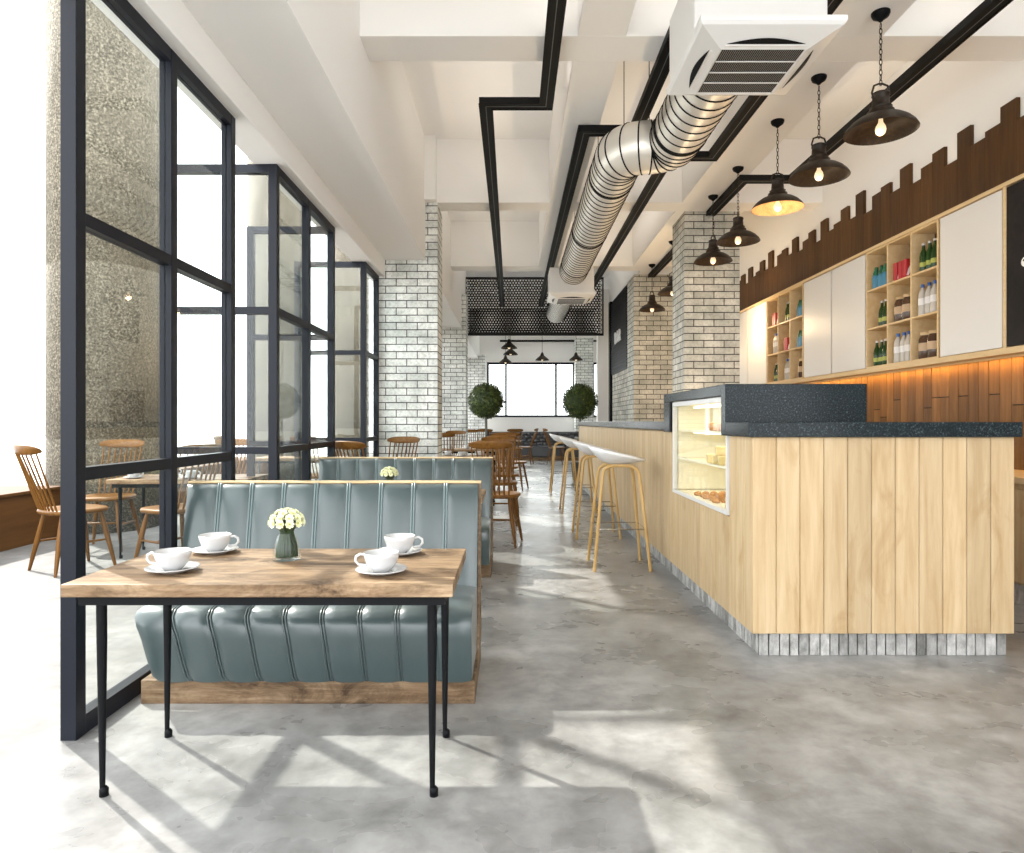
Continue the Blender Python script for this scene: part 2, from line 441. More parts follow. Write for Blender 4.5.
# ------------------------------------------------------------------ glazed steel screens on the left
GX = -1.64; PW = .06
def screen(name, posts, ret_near=None, ret_far=None):
    r = sroot(name)
    rails = [(0, .075), (.975, 1.025), (1.955, 2.005), (WZ-.06, WZ)]
    def post(x0, x1, y0, y1): MB().box(x0, x1, y0, y1, 0, WZ).build('post', M['steel'], r, bevel=.002)
    for p in posts: post(GX-PW, GX, p, p+.06)
    for a, c in zip(posts[:-1], posts[1:]):
        for z0, z1 in rails: MB().box(GX-PW+.005, GX-.002, a+.06, c, z0, z1).build('rail', M['steel'], r)
        for (q0, z0), (z1, q1) in zip(rails[:-1], rails[1:]):
            MB().box(GX-.036, GX-.028, a+.06, c, z0, z1).build('pane', M['glass'], r)
    for yy, xe in ((ret_near, -2.38), (ret_far, -2.38)):
        if yy is None: continue
        post(xe-.06, xe, yy, yy+.06)
        for z0, z1 in rails: MB().box(xe, GX-PW, yy+.004, yy+.056, z0, z1).build('rail', M['steel'], r)
        for (q0, z0), (z1, q1) in zip(rails[:-1], rails[1:]):
            MB().box(xe, GX-PW, yy+.026, yy+.034, z0, z1).build('pane', M['glass'], r)
screen('window_1', [2.558, 3.275, 3.975])
screen('window_2', [4.74, 5.49, 6.25], 4.74, 6.25)
screen('window_3', [7.62, 8.325], 7.62, None)
screen('window_6', [9.2, 10.4, 11.6, 12.8, 14.0])
screen('window_7', [15.4, 16.8, 18.2, 19.6])

# ------------------------------------------------------------------ terrace: stone columns and planter
for (x, yv), lab in (((-4.66, 7.8), 'nearest round speckled stone column on the terrace'), ((-4.75, 13.8), 'middle round speckled stone column on the terrace'), ((-4.75, 19.8), 'farthest round speckled stone column on the terrace')):
    c = MB().lathe([(0,0), (.575,0), (.575,1.0), (.567,1.01), (.567,1.03), (.575,1.04), (.575,2.9), (.567,2.91), (.567,2.93), (.575,2.94), (.575,6.5), (0,6.5)], n=64).build('stone_column', M['stone'], None, (x, yv, 0))
    struct(c)
pt = thing('planter', 'long low brown wooden planter along the terrace edge', 'planter', (-4.72, 5, 0))
MB().box(-.9, 0, -4, 2.15, 0, .50).build('box', M['planter'], pt, bevel=.006)
MB().box(-.95, .02, -4.02, 2.17, .50, .53).build('rim', M['planter'], pt, bevel=.004)
pt2 = thing('planter', 'far low brown wooden planter between the stone columns', 'planter', (-4.72, 10.8, 0))
MB().box(-.9, 0, -2.3, 2.3, 0, .50).build('box', M['planter'], pt2, bevel=.006)
MB().box(-.95, .02, -2.32, 2.32, .50, .53).build('rim', M['planter'], pt2, bevel=.004)

# ------------------------------------------------------------------ tables
def make_table(label, loc):
    t = thing('dining_table', label, 'table', loc)
    MB().box(-.604, .604, -.298, .298, .66, .70).build('tabletop', M['rustic'], t, bevel=.003)
    a = MB()
    for s in (-1, 1):
        a.box(-.575, .575, s*.245-.012, s*.245+.012, .625, .66); a.box(s*.563-.012, s*.563+.012, -.233, .233, .625, .66)
    a.build('apron', M['black'], t)
    for sx in (-1, 1):
        for sy in (-1, 1):
            l = MB().tube([(sx*.530, sy*.210, .645), (sx*.530, sy*.208, .50), (sx*.530, sy*.205, .03), (sx*.530, sy*.205, 0)], [.016,.0155,.0085,.0085], 16)
            lo = l.build('leg', M['black'], t)
            MB().lathe([(0,0), (.014,0), (.014,.022), (.008,.03), (0,.03)], (sx*.530+.005, sy*.205, 0), 14).build('foot', M['black'], lo)
    return t
T1 = make_table('rustic wood table with black tapered legs in front of nearest green bench', (-.786, 2.39, 0))
TG = 'rustic cafe tables with black legs'
T1['group'] = TG
def table(x, y, label, rz=0): return dup(T1, (x, y, 0), rz, label, TG)
table(-.80, 4.78, 'rustic wood table between the two green benches')
table(-2.93, 6.22, 'rustic wood table on the terrace with white cups', .05)
table(-.86, 7.22, 'rustic wood table just behind the second green bench')
table(-.80, 9.95, 'rustic wood table laid with cups beside the brick pillar')
table(-.85, 12.7, 'rustic wood table laid with cups short of the left round tree')
table(-3.0, 9.7, 'farther rustic wood table on the terrace')
table(-.35, 18.6, 'rustic wood table near dark rear bench, left of aisle')
table(2.05, 19.4, 'rustic wood table near dark rear bench, right of aisle')

# ------------------------------------------------------------------ cups, saucers, vases, bouquets
CG, SG = 'white cups on the tables', 'white saucers under the cups'
def make_saucer(label, loc):
    p = [(0,0), (.045,0), (.05,.004), (.083,.014), (.0845,.0155), (.083,.0175), (.05,.0075), (.034,.006), (.032,.0045), (0,.0045)]
    return tag(MB().lathe(p, n=40).build('saucer', M['porcelain'], None, loc), label, 'saucer', SG)
def make_cup(label, loc, rz):
    t = thing('cup', label, 'cup', loc, rz, CG)
    p = [(0,0), (.026,0), (.028,.004), (.036,.010), (.05,.028), (.0575,.052), (.059,.064), (.0575,.065), (.056,.062), (.0545,.052), (.047,.030), (.034,.013), (0,.009)]
    MB().lathe(p, n=40).build('bowl', M['porcelain'], t)
    pts = [(.053,0,.055), (.070,0,.058), (.084,0,.05), (.086,0,.036), (.076,0,.024), (.05,0,.021)]
    MB().tube(pts, [.004,.0045,.005,.005,.0045,.004], 10).build('handle', M['porcelain'], t)
    return t
cups = [(-1.135, 2.275, PI, 'front left'), (-1.135, 2.60, 0.1, 'back left'), (-.432, 2.25, PI, 'front right'), (-.425, 2.575, 0.1, 'back right')]
cup0 = sau0 = None
for x, y, rz, pl in cups:
    if cup0 is None:
        sau0 = make_saucer(f'white saucer at the {pl} corner of the nearest table', (x, y, .7002))
        cup0 = make_cup(f'white cup on the {pl} saucer of the nearest table', (x, y, .7052), rz)
    else:
        d = sau0.copy(); COL.objects.link(d); d.location = (x, y, .7002); d['label'] = f'white saucer at the {pl} corner of the nearest table'
        dup(cup0, (x, y, .7052), rz, f'white cup on the {pl} saucer of the nearest table', CG)
def setcup(x, y, where, rz=0):
    d = sau0.copy(); COL.objects.link(d); d.location = (x, y, .7002); d['label'] = f'white saucer {where}'
    dup(cup0, (x, y, .7052), rz, f'white cup on saucer {where}', CG)
for x, y, where in ((-3.35, 6.02, 'on terrace table, nearest its left end'), (-3.12, 6.22, 'on terrace table, second from its left end'), (-2.85, 6.03, 'on terrace table, third from its left end'),
                    (-1.15, 9.82, 'on table beside brick pillar, front left'), (-.72, 9.80, 'on table beside brick pillar, front middle'), (-.95, 10.12, 'on table beside brick pillar, back left'), (-.46, 10.08, 'on table beside brick pillar, back right'),
                    (-1.15, 12.6, 'on table short of the round tree, left'), (-.85, 12.72, 'on table short of the round tree, middle'), (-.5, 12.62, 'on table short of the round tree, right'),
                    (1.85, 19.25, 'on rear table right of the aisle')):
    setcup(x, y, where, R.choice([0, PI, .4]))
def make_vase(label, loc):
    p = [(0,0), (.046,0), (.050,.004), (.050,.02), (.046,.05), (.033,.085), (.029,.10), (.034,.118), (.042,.125), (.040,.126), (.031,.117), (.026,.10), (.030,.085), (.043,.05), (.046,.022), (.040,.010), (0,.010)]
    return tag(MB().lathe(p, n=36).build('vase', M['vglass'], None, loc), label, 'vase', 'glass flower vases')
def make_bouquet(label, loc):
    t = thing('bouquet', label, 'bouquet', loc, 0, 'white flower bouquets')
    rr = random.Random(3)
    b = MB()
    for i in range(80):
        a = rr.uniform(0, 2*PI); q = .037*math.sqrt(rr.random())
        b.tube([(q*math.cos(a), q*math.sin(a), .012), (q*.92*math.cos(a), q*.92*math.sin(a), .055), (.022*math.cos(a)*rr.random(), .022*math.sin(a)*rr.random(), .102), (.04*math.cos(a), .04*math.sin(a), .135)], .005, 6)
    b.build('stems', M['stem'], t)
    lv = MB()
    for i in range(16):
        a = rr.uniform(0, 2*PI); c = Vector((.045*math.cos(a), .045*math.sin(a), .125+.05*rr.random()))
        d = Vector((math.cos(a), math.sin(a), rr.uniform(-.3, .5))).normalized()*.024; sd_ = d.cross(Vector((0,0,1))).normalized()*.009
        lv.add([c-d, c+sd_, c+d, c-sd_], [(0,1,2,3)])
    lv.build('leaves', M['stem'], t)
    k = 0
    for ring, (n, el) in enumerate(((1, PI/2), (6, 1.0), (10, .5), (11, .08))):
        for j in range(n):
            a = 2*PI*j/n + ring*.4
            d = Vector((math.cos(a)*math.cos(el), math.sin(a)*math.cos(el), math.sin(el)*.82))
            c = Vector((0,0,.132)) + d*.053
            q = d.to_track_quat('Z', 'Y').to_matrix()
            fb = MB()
            for lay, (cnt, pr, tilt) in enumerate(((8, .0165, .25), (7, .012, .75))):
                for m in range(cnt):
                    an = 2*PI*m/cnt + lay*.4
                    o = Vector((math.cos(an), math.sin(an), 0)); s_ = Vector((-math.sin(an), math.cos(an), 0))
                    tip = o*pr*math.cos(tilt) + Vector((0,0,pr*math.sin(tilt)+.004)); mid = o*pr*.6*math.cos(tilt) + Vector((0,0,pr*.45*math.sin(tilt)+.003))
                    vs = [Vector((0,0,.001)), mid - s_*.0055, tip - s_*.003, tip + s_*.003, mid + s_*.0055]
                    fb.add([c + q @ v for v in vs], [(0,1,2,3,4)])
            fl = fb.build('flower', M['petal'], t)
            MB().lathe([(0,.008), (.003,.007), (.0045,.003), (.004,0)], c, 8, q).build('heart', M['petalc'], fl)
    return t
vase0 = make_vase('waisted clear glass vase holding white flowers on the nearest table', (-.818, 2.47, .7003))
bq0 = make_bouquet('cream white flower bouquet in the vase on the nearest table', (-.818, 2.47, .7005))
d = vase0.copy(); COL.objects.link(d); d.location = (-.862, 4.78, .7003); d['label'] = 'glass vase on the table between the two green benches'
dup(bq0, (-.862, 4.78, .7005), 1.0, 'cream white flower bouquet rising above the nearest bench from table behind it')

# ------------------------------------------------------------------ channelled leather bench
def make_bench(label, loc):
    t = thing('bench', label, 'bench', loc, 0, 'green channel-tufted benches')
    W = .722; n = 9
    MB().box(-.70, W, .04, .60, 0, .10).build('plinth', M['rusticz'], t, bevel=.002)
    fr = MB()
    poly = [(.04,.10), (.60,.10), (.645,.893), (.575,.893), (.46,.40), (.04,.395)]
    Mx = Matrix(((0,0,1,0),(1,0,0,0),(0,1,0,0),(0,0,0,1)))
    poly2 = [(.42,.10), (.645,.10), (.645,.893), (.60,.893), (.50,.40)]
    fr.prism(poly2, W-.012, W, Mx)
    fr.prism([(.60,.10), (.645,.10), (.645,.895), (.60,.895)], -W, W-.012, Mx)
    fr.build('shell', M['rusticz'], t)
    MB().box(-W-.04, W, .592, .647, .889, .899).build('top_edge', M['birch'], t, bevel=.002)
    # profiles in (y, z)
    back = [(.435,.385), (.44,.42), (.465,.52), (.50,.66), (.54,.80), (.565,.86), (.585,.882), (.60,.886)]
    seat = [(.46,.395), (.38,.402), (.25,.405), (.12,.402), (.05,.393), (.015,.375), (0,.34), (.004,.29), (.018,.20), (.035,.12), (.042,.10)]
    def sweep(prof, amp, pip, flare):
        m = MB(); m2 = MB()
        P = [Vector((0, *p)) for p in prof]
        nu = n*14
        def nrm(j):
            a = P[max(0, j-1)]; c = P[min(len(P)-1, j+1)]; d_ = (c-a).normalized()
            return Vector((0, -d_.z, d_.y)) if amp > 0 else Vector((0, d_.z, -d_.y))
        sg = 1 if prof is back else -1
        def f(u, v):
            j = min(len(P)-1, int(round(v*(len(P)-1)))); x = u*n; fx = x - math.floor(x)
            bul = (1 - abs(2*fx-1)**3.2) if 0 < u < 1 else 0
            if sg == 1: bul *= min(1, (len(P)-1-j)/3)
            nn = nrm(j)*sg
            wl_ = -W + flare(j/(len(P)-1))
            return Vector((wl_ + (W-.012-wl_)*u, 0, 0)) + P[j] + nn*(amp*bul)
        m.grid(f, nu, len(P)-1)
        for k in range(1, n):
            for e in (-.006, .006):
                m2.tube([f(k/n, j/(len(P)-1)) + Vector((e,0,0)) + nrm(j)*sg*(.006 if sg < 0 else .004) for j in range(len(P))], pip, 8)
        return m, m2
    bm, bp = sweep(back, .012, .0055, lambda v: -.043*v)
    # close the side of the back pad
    bo = bm.build('backrest', M['leather'], t); bp.build('piping', M['piping'], bo)
    sm, sp = sweep(seat, .014, .004, lambda v: .09*max(0, (v-.45))/.55)
    sd0 = [(q[0], q[1]) for q in seat] + [(.46,.10)]
    sm.prism(sd0, W-.014, W-.0125, Mx)
    so_ = sm.build('seat', M['leather'], t); sp.build('piping', M['leather'], so_)
    MB().prism([(.042,.10), (.46,.10), (.46,.39), (.05,.385), (.02,.36), (.012,.30)], -W+.02, -W+.09, Mx)
    return t
B1 = make_bench('nearest grey-green leather channelled bench behind the front table', (-.88, 2.855, 0))
dup(B1, (-.885, 5.21, 0), 0, 'second grey-green leather channelled bench, behind the nearest one')

# ------------------------------------------------------------------ spindle back chairs
def make_chair(label, loc, rz):
    t = thing('spindle_chair', label, 'chair', loc, rz, 'spindle back wooden chairs'); t.scale = (1.1, 1.1, 1.02)
    def out(a):
        ca, sa = math.cos(a), math.sin(a)
        e = lambda q: math.copysign(abs(q)**.62, q)
        wx = .215 - .02*max(0, -sa)
        return Vector((wx*e(ca), .205*e(sa), 0))
    k = 40; m = MB()
    rings = [(.90,.455), (.97,.458), (1.0,.470), (.99,.485), (.95,.492), (.7,.486), (.35,.480), (.0,.478)]
    vs = []
    for q, z in [(0,.455)] + rings:
        for j in range(k):
            p = out(2*PI*j/k)*q; vs.append((p.x, p.y, z))
    m.add(vs, [(i*k+j, i*k+(j+1)%k, (i+1)*k+(j+1)%k, (i+1)*k+j) for i in range(len(rings)) for j in range(k)], True)
    m.build('seat', M['chair'], t)
    feet = {}
    for sx in (-1, 1):
        for sy in (-1, 1):
            a = Vector((sx*.135, sy*.13, .462)); c = Vector((sx*.205, sy*.205, 0))
            P = [a.lerp(c, q) for q in (0, .25, .5, .8, 1)]
            feet[sx, sy] = (a, c)
            MB().tube(P, [.014,.018,.0185,.014,.010], 12).build('leg', M['chairz'], t)
    at = lambda sx, sy, q: feet[sx, sy][0].lerp(feet[sx, sy][1], q)
    for sx in (-1, 1):
        a, c = at(sx, -1, .5), at(sx, 1, .5)
        MB().tube([a, (a+c)/2, c], [.008,.011,.008], 10).build('stretcher', M['chair'], t)
    a = (at(-1,-1,.5)+at(-1,1,.5))/2; c = (at(1,-1,.5)+at(1,1,.5))/2
    MB().tube([a, (a+c)/2, c], [.008,.011,.008], 10).build('stretcher', M['chair'], t)
    # curved top rail
    def rail(u, v):
        x = -.19 + .38*u; cy = -.345 + .05*(1-(2*u-1)**2)*-1 + .05
        h = .040*(1 - .55*abs(2*u-1)**4)
        an = 2*PI*v
        return Vector((x, cy + .011*math.cos(an) - .012*math.sin(an), .965 + h*math.sin(an)))
    rm = MB().grid(rail, 24, 14)
    for u in (0, 1): rm.add([rail(u, j/14) for j in range(14)], [tuple(range(14))])
    rm.build('top_rail', M['chair'], t)
    for i in range(8):
        q = i/7
        lo = Vector((-.14 + .28*q, -.165 - .018*math.sin(PI*q), .478)); u = .5 + (q-.5)*.86
        hi = Vector((-.19+.38*u, -.345 - .05*(1-(2*u-1)**2) + .05, .945))
        MB().tube([lo, lo.lerp(hi, .4), hi], [.0075,.0085,.006], 8).build('spindle', M['chairz'], t)
    return t
hd = lambda fx, fy: math.atan2(fy, fx) - PI/2
chairs = [
 (-3.59, 5.56, hd(.55,.84), 'spindle chair outside by the planter, left of the first window post'),
 (-2.78, 5.62, hd(-.85,.50), 'spindle chair on the terrace turned left, behind the second window post'),
 (-3.86, 6.48, hd(.12,-1), 'spindle chair behind the terrace table, backed by the stone column'),
 (-3.00, 6.95, hd(-.1,-1), 'spindle chair behind the terrace table, right of the one at the stone column'),
 (-3.50, 8.95, hd(.5,.87), 'farther terrace spindle chair seen between window posts, leaning left'),
 (-2.55, 9.0, hd(.3,.9), 'farther terrace spindle chair behind the second window bay'),
 (-.155, 6.71, hd(.15,1), 'dark spindle chair with back to camera, right of the second bench'),
 (-1.36, 6.62, hd(.5,.87), 'spindle chair with back to camera above second bench, left of brick pillar'),
 (-1.40, 7.88, hd(-.3,-1), 'spindle chair directly in front of the nearest left brick pillar'),
 (-.17, 8.05, hd(0,-1), 'spindle chair second in line behind the aisle chair'),
 (-.14, 9.25, hd(0,1), 'spindle chair third in line along the aisle'),
 (-.14, 10.8, hd(0,-1), 'spindle chair fourth in line along the aisle'),
 (.02, 12.1, hd(.25,1), 'spindle chair at the end of the aisle row, before the left tree'),
 (-1.15, 11.6, hd(0,1), 'spindle chair against the far left brick pillar, nearest'),
 (-1.15, 13.6, hd(0,-1), 'spindle chair at the foot of the far left brick pillar'),
 (-1.0, 16.6, hd(0,1), 'spindle chair behind the far left brick pillar'),
 (-.7, 17.7, hd(0,1), 'spindle chair at left rear table with back to camera'),
 (.05, 17.9, hd(-.1,1), 'spindle chair at rear table beside the aisle, left side'),
 (.35, 19.2, hd(-1,.2), 'spindle chair at the end of the left rear table'),
 (1.25, 19.0, hd(1,.2), 'spindle chair at rear table beside the aisle, right side'),
 (2.15, 18.7, hd(0,1), 'spindle chair at right rear table half behind the tree'),
]
ch0 = None
for x, y, rz, lab in chairs:
    if ch0 is None: ch0 = make_chair(lab, (x, y, 0), rz)
    else: dup(ch0, (x, y, 0), rz, lab)

# rear upholstered bench
rb = thing('banquette', 'long dark tufted banquette under the rear windows', 'bench', (.9, 21.08, 0))
MB().box(-1.7, 2.6, .02, .75, 0, .10).build('plinth', M['rusticz'], rb)
MB().box(-1.7, 2.6, 0, .72, .10, .45).build('seat', M['leather2'], rb, bevel=.04, seg=3)
def tuft(u, v):
    x = -1.7 + 4.3*u; z = .45 + .44*v
    q = abs(math.sin(u*43*PI/2 + (PI/2 if int(v*4) % 2 else 0)))*abs(math.sin(v*4*PI))
    return Vector((x, .52 - .05*q**.6, z))
tm = MB().grid(tuft, 172, 24); tm.box(-1.7, 2.6, .53, .75, .45, .89)
tm.build('backrest', M['leather2'], rb)

# ------------------------------------------------------------------ topiary trees
def make_tree(label, loc, r, zc):
    t = thing('topiary_tree', label, 'plant', loc, 0, 'ball topiary trees')
    rr = random.Random(11)
    b = MB().sphere((0,0,zc), r*.86, 24, 16)
    for i in range(3400):
        z = rr.uniform(-1, 1); a = rr.uniform(0, 2*PI); q = math.sqrt(1-z*z)
        d = Vector((q*math.cos(a), q*math.sin(a), z)); c = Vector((0,0,zc)) + d*r*rr.uniform(.84, 1.0)
        ax = Vector((rr.gauss(0,1), rr.gauss(0,1), rr.gauss(0,1))).normalized()
        tng = (d*.55 + ax).normalized(); sd_ = tng.cross(d + ax*.6).normalized()
        L = rr.uniform(.022, .038); W_ = L*.42
        b.add([c - tng*L*.5, c + sd_*W_, c + tng*L, c - sd_*W_], [(0,1,2,3)])
    b.build('foliage', M['leaf'], t)
    MB().tube([(0,0,.3), (.006,.0,.7), (-.004,0,zc-r*.9), (0,0,zc-r*.6)], [.030,.027,.026,.05], 12).build('trunk', M['bark'], t)
    MB().lathe([(0,0), (.15,0), (.19,.34), (.20,.36), (.17,.36), (.16,.32), (0,.32)], n=28).build('pot', M['pot'], t)
    return t
tr0 = make_tree('ball-clipped green topiary tree left of the rear window', (-.52, 13.7, 0), .37, 1.625)
dup(tr0, (1.40, 14.0, 0), 1.3, 'ball-clipped green topiary tree behind the far end of the bar')

# ------------------------------------------------------------------ bar counter
BX = 1.22; FY = 3.45; EX = 2.55; BE = 12.4
bar = thing('bar_counter', 'long L-shaped bar clad in pale vertical pine boards', 'counter', (BX, FY, 0))
ox, oy = -BX, -FY
DY0, DY1, DZ0, DZ1 = 3.84, 5.09, .70, 1.345      # display opening
core = MB()
core.box(.02, .60, .02, .34, .13, 1.115).box(.60, EX-BX-.02, .02, .75, .13, 1.115).box(.02, .60, .34, .75, .13, .66)
core.box(.02, .62, DY1+.07-FY, BE-FY-.02, .13, 1.13)
core.box(.02, .62, .75, DY1+.07-FY, .13, .66)
core.build('carcass', M['pine'], bar)
pl = MB(); n = 11; wd = (EX-BX)/n
for i in range(n): pl.box(i*wd+.0012, (i+1)*wd-.0012, 0, .02, .125, 1.124)
pl.build('front_cladding', M['pine'], bar, bevel=.0025, seg=1)
pl = MB(); y = FY
while y < BE-.02:
    y1 = min(y+.121, BE)
    a0, a1 = y-FY+.0012, y1-FY-.0012
    if y1 <= DY0-.0+.001 or y >= DY1-.001: pl.box(0, .02, max(a0,.021), a1, .125, 1.124)
    else:
        pl.box(0, .02, a0, a1, .125, DZ0-.03)
        if y < DY0: pl.box(0, .02, a0, DY0-FY-.03, DZ0-.03, 1.124)
        if y1 > DY1: pl.box(0, .02, DY1-FY+.03, a1, DZ0-.03, 1.124)
    y = y1
pl.build('side_cladding', M['pine'], bar, bevel=.0025, seg=1)
MB().box(EX-BX-.02, EX-BX, .021, .75, .125, 1.124).build('end_panel', M['pine'], bar)
pb = MB(); pb.box(.06, EX-BX-.015, .058, .74, 0, .125); pb.box(.064, .6, .74, BE-FY-.05, 0, .125)
pb.build('plinth', M['black'], bar)
st = MB(); x = .05
while x < EX-BX-.03:
    q = .052+R.uniform(-.006,.006); st.box(x, x+q-.007, .045, .056+R.uniform(0,.004), .001, .126); x += q
y = .05
while y < BE-FY-.06:
    q = .052+R.uniform(-.006,.006); st.box(.05, .061+R.uniform(0,.004), y, y+q-.007, .001, .126); y += q
st.build('plinth_staves', M['slate'], bar)
# granite worktop
gt = thing('worktop', 'dark speckled granite worktop stepped along the bar', 'worktop', (BX, FY, 1.124))
g = MB()
g.box(-.03, EX-BX+.02, -.03, .345, 0, .076)                                  # low front slab
g.box(-.03, (867-512)*3.795/680-BX, .345, .425, .0, .289)                     # raised block face
g.box(.58, (867-512)*3.82/680-BX, .425, .66, .0, .289)
g.box(-.03, .58, .425, DY1-FY+.24, .226, .289)                              # roof over the display case
g.box(-.03, .0, DY1-FY+.06, DY1-FY+.24, 0, .226)
g.box(-.012, .70, DY1-FY+.24, BE-FY+.03, .012, .082)                         # long bar top
g.build('slab', M['granite'], gt, bevel=.003)
MB().box(-.028, .0, DY1-FY+.031, DY1-FY+.06, 0, .226).build('recess_panel', M['black'], gt)
# display case
dc = thing('display_case', 'lit pastry display case set into the bar side', 'display case', (BX, DY0, DZ0))
L = DY1-DY0; H = DZ1-DZ0; ft = .024
fr = MB().box(-.014, .02, -ft, L+ft, -ft, 0).box(-.014, .02, -ft, L+ft, H-.03, H).box(-.014, .02, -ft, 0, 0, H-.03).box(-.014, .02, L, L+ft, 0, H-.03)
fr.build('frame', M['cap'], dc)
MB().box(.025, .56, -ft, L+ft, -.03, -.005).box(.54, .56, -ft, L+ft, 0, H-.03).box(.025, .54, -ft, 0, 0, H-.03).box(.025, .54, L, L+ft, 0, H-.03).box(.025, .54, -ft, L+ft, H-.03, H).build('lining', M['casewhite'], dc)
for z in (.225, .43): MB().box(.03, .53, .002, L-.002, z, z+.012).build('shelf', M['casewhite'], dc)
MB().box(-.004, .002, 0, L, 0, H-.03).build('pane', M['caseglass'], dc)
for z, e in ((H-.045, .55), (.42, .35), (.215, .4)):
    MB().box(.10, .13, .15, L-.15, z, z+.008).build('lamp_strip', M['caselamp'], dc)
    lamp('case_light', 'AREA', (.115, L/2, z-.004), e, (1,.86,.58), .04, (0,0,-1), dc, L*.7)
rr = random.Random(5)
def bun(label, x, y, z, r, m, nm, cat, grp):
    o = MB().lathe([(0,0), (r*.7,0), (r*.98,r*.22), (r,r*.42), (r*.85,r*.8), (r*.5,r*1.05), (0,r*1.15)], n=18).build(nm, M[m], None, (x, y, z))
    tag(o, label, cat, grp); return o
bz = DZ0-.0045
k = 0
for i, (x, y) in enumerate([(1.275+.056*a+.014*(b_%2), 4.25+.105*b_) for a in range(4) for b_ in range(5)]):
    bun('round brown bun in the pile on the lowest display shelf', x, y, bz, .026, 'bread', 'bun', 'bun', 'buns on the lowest display shelf'); k += 1
for i, (x, y) in enumerate([(1.31, 4.305), (1.37, 4.305), (1.31, 4.41), (1.37, 4.41)]):
    bun('round brown bun in the pile on the lowest display shelf', x, y, bz+.029, .025, 'bread', 'bun', 'bun', 'buns on the lowest display shelf')
for i, (x, y) in enumerate([(1.31, 4.12), (1.42, 4.12)]):
    o = MB().tube([(0,-.05,.03), (.02,-.02,.034), (.025,.02,.034), (0,.05,.03)], [.012,.03,.03,.012], 12).build('croissant', M['bread'], None, (x, y, bz))
    tag(o, 'croissant lying in front of the buns, ' + ('at the glass' if i == 0 else 'behind the first'), 'croissant', 'croissants on the lowest display shelf')
for i, (x, y, z) in enumerate([(1.30, 4.16, 0), (1.30, 4.28, 0), (1.42, 4.21, 0), (1.30, 4.40, 0), (1.30, 4.21, .056)]):
    o = MB().prism([(-.05,-.045), (.05,-.045), (.05,.045), (-.03,.045)], 0, .055).build('cheese_block', M['cheese'], None, (x, y, DZ0+.2375+z), bevel=.006)
    tag(o, 'pale yellow cheese block on middle display shelf, ' + ['nearest front', 'second from front', 'rear', 'farthest along', 'stacked on top'][i], 'cheese', 'cheese blocks on the middle display shelf')
for i, y in enumerate((4.25, 4.43)):
    o = MB().lathe([(0,0), (.05,0), (.065,.02), (.06,.045), (.03,.06), (0,.062)], n=18).build('loaf', M['bread'], None, (1.34, y, DZ0+.4425))
    tag(o, 'small loaf on top display shelf, ' + ['nearer', 'farther'][i], 'bread', 'loaves on the top display shelf')

# back bar cabinet along the right wall
bb = thing('back_bar', 'pale wood cabinet with stone plinth along right wall behind the bar', 'cabinet', (3.3, 3.0, 0))
MB().box(.02, .535, 0, 9.2, .14, .80).build('carcass', M['pine'], bb)
for i in range(12):
    dr = MB().box(0, .02, i*.766+.004, (i+1)*.766-.004, .15, .76).build('door', M['pine'], bb, bevel=.002)
MB().box(-.02, .535, -.02, 9.2, .80, .84).build('top', M['birch'], bb)
MB().box(.04, .535, .02, 9.2, 0, .14).build('plinth', M['slate'], bb)

# ------------------------------------------------------------------ wall shelves and cabinets
SX = 3.6; SZ0 = 1.74; SZ1 = 2.916; SD = XR - SX
rail_ = thing('shelf_board', 'long pale wood board under the wall cabinets with amber light', 'shelf', (SX, 3.3, SZ0-.045))
MB().box(-.012, SD, 0, 8.4, 0, .045).build('board', M['birch'], rail_)
MB().box(.15, .165, .05, 8.3, -.004, 0).build('led_strip', M['led'], rail_)
MB().box(.10, .108, 0, 8.4, -.016, 0).build('lip', M['birch'], rail_)
lamp('shelf_light', 'AREA', (.165, 4.2, -.006), 15, (1,.50,.10), .02, (.25,0,-1), rail_, 8.2)
top_ = tag(MB().box(-.012, SD, 0, 8.4, 0, .03).build('cornice_board', M['birch'], None, (SX, 3.3, SZ1)), 'long pale wood board along the top of the wall cabinets', 'shelf')
def cabinet(y0, y1, label):
    t = thing('wall_cabinet', label, 'cabinet', (SX, y0, SZ0), 0, 'white door wall cabinets')
    h = SZ1-SZ0; l = y1-y0
    MB().box(.02, SD, 0, l, 0, h).build('carcass', M['birch'], t)
    MB().box(0, .018, .012, l-.012, .008, h-.008).build('door', M['door'], t, bevel=.002)
cabinet(4.985, 5.73, 'large white wall cabinet left of the black menu board')
cabinet(6.93, 7.66, 'white wall cabinet adjoining the nearer bottle shelf on its left')
cabinet(7.67, 8.40, 'white wall cabinet adjoining the farther bottle shelf on its right')
cabinet(9.62, 10.38, 'white wall cabinet between farther bottle shelf and the brick pillar')
cabinet(10.39, 11.2, 'white wall cabinet next to the brick pillar, farthest of the row')
CELL = {}
def shelf(y0, y1, label):
    t = thing('bottle_shelf', label, 'shelf', (SX, y0, SZ0), 0, 'open bottle shelves')
    h = SZ1-SZ0; l = y1-y0; q = .018
    MB().box(SD-.015, SD, 0, l, 0, h).build('back_panel', M['birch'], t)
    for i in range(4): MB().box(0, SD-.015, i*(l-q)/3, i*(l-q)/3+q, 0, h).build('upright', M['birch'], t)
    for j in range(4):
        z = j*(h-q)/3
        for i in range(3):
            MB().box(.004, SD-.015, i*(l-q)/3+q, (i+1)*(l-q)/3, z, z+q).build('board', M['birch'], t)
    return lambda col, row: (SX, y0 + (2-col)*(l-q)/3 + q, y0 + (3-col)*(l-q)/3, SZ0 + row*(h-q)/3 + q + .0005)
s1 = shelf(5.745, 6.915, 'nearer open bottle shelf of nine cells')
s2 = shelf(8.415, 9.605, 'farther open bottle shelf of nine cells')

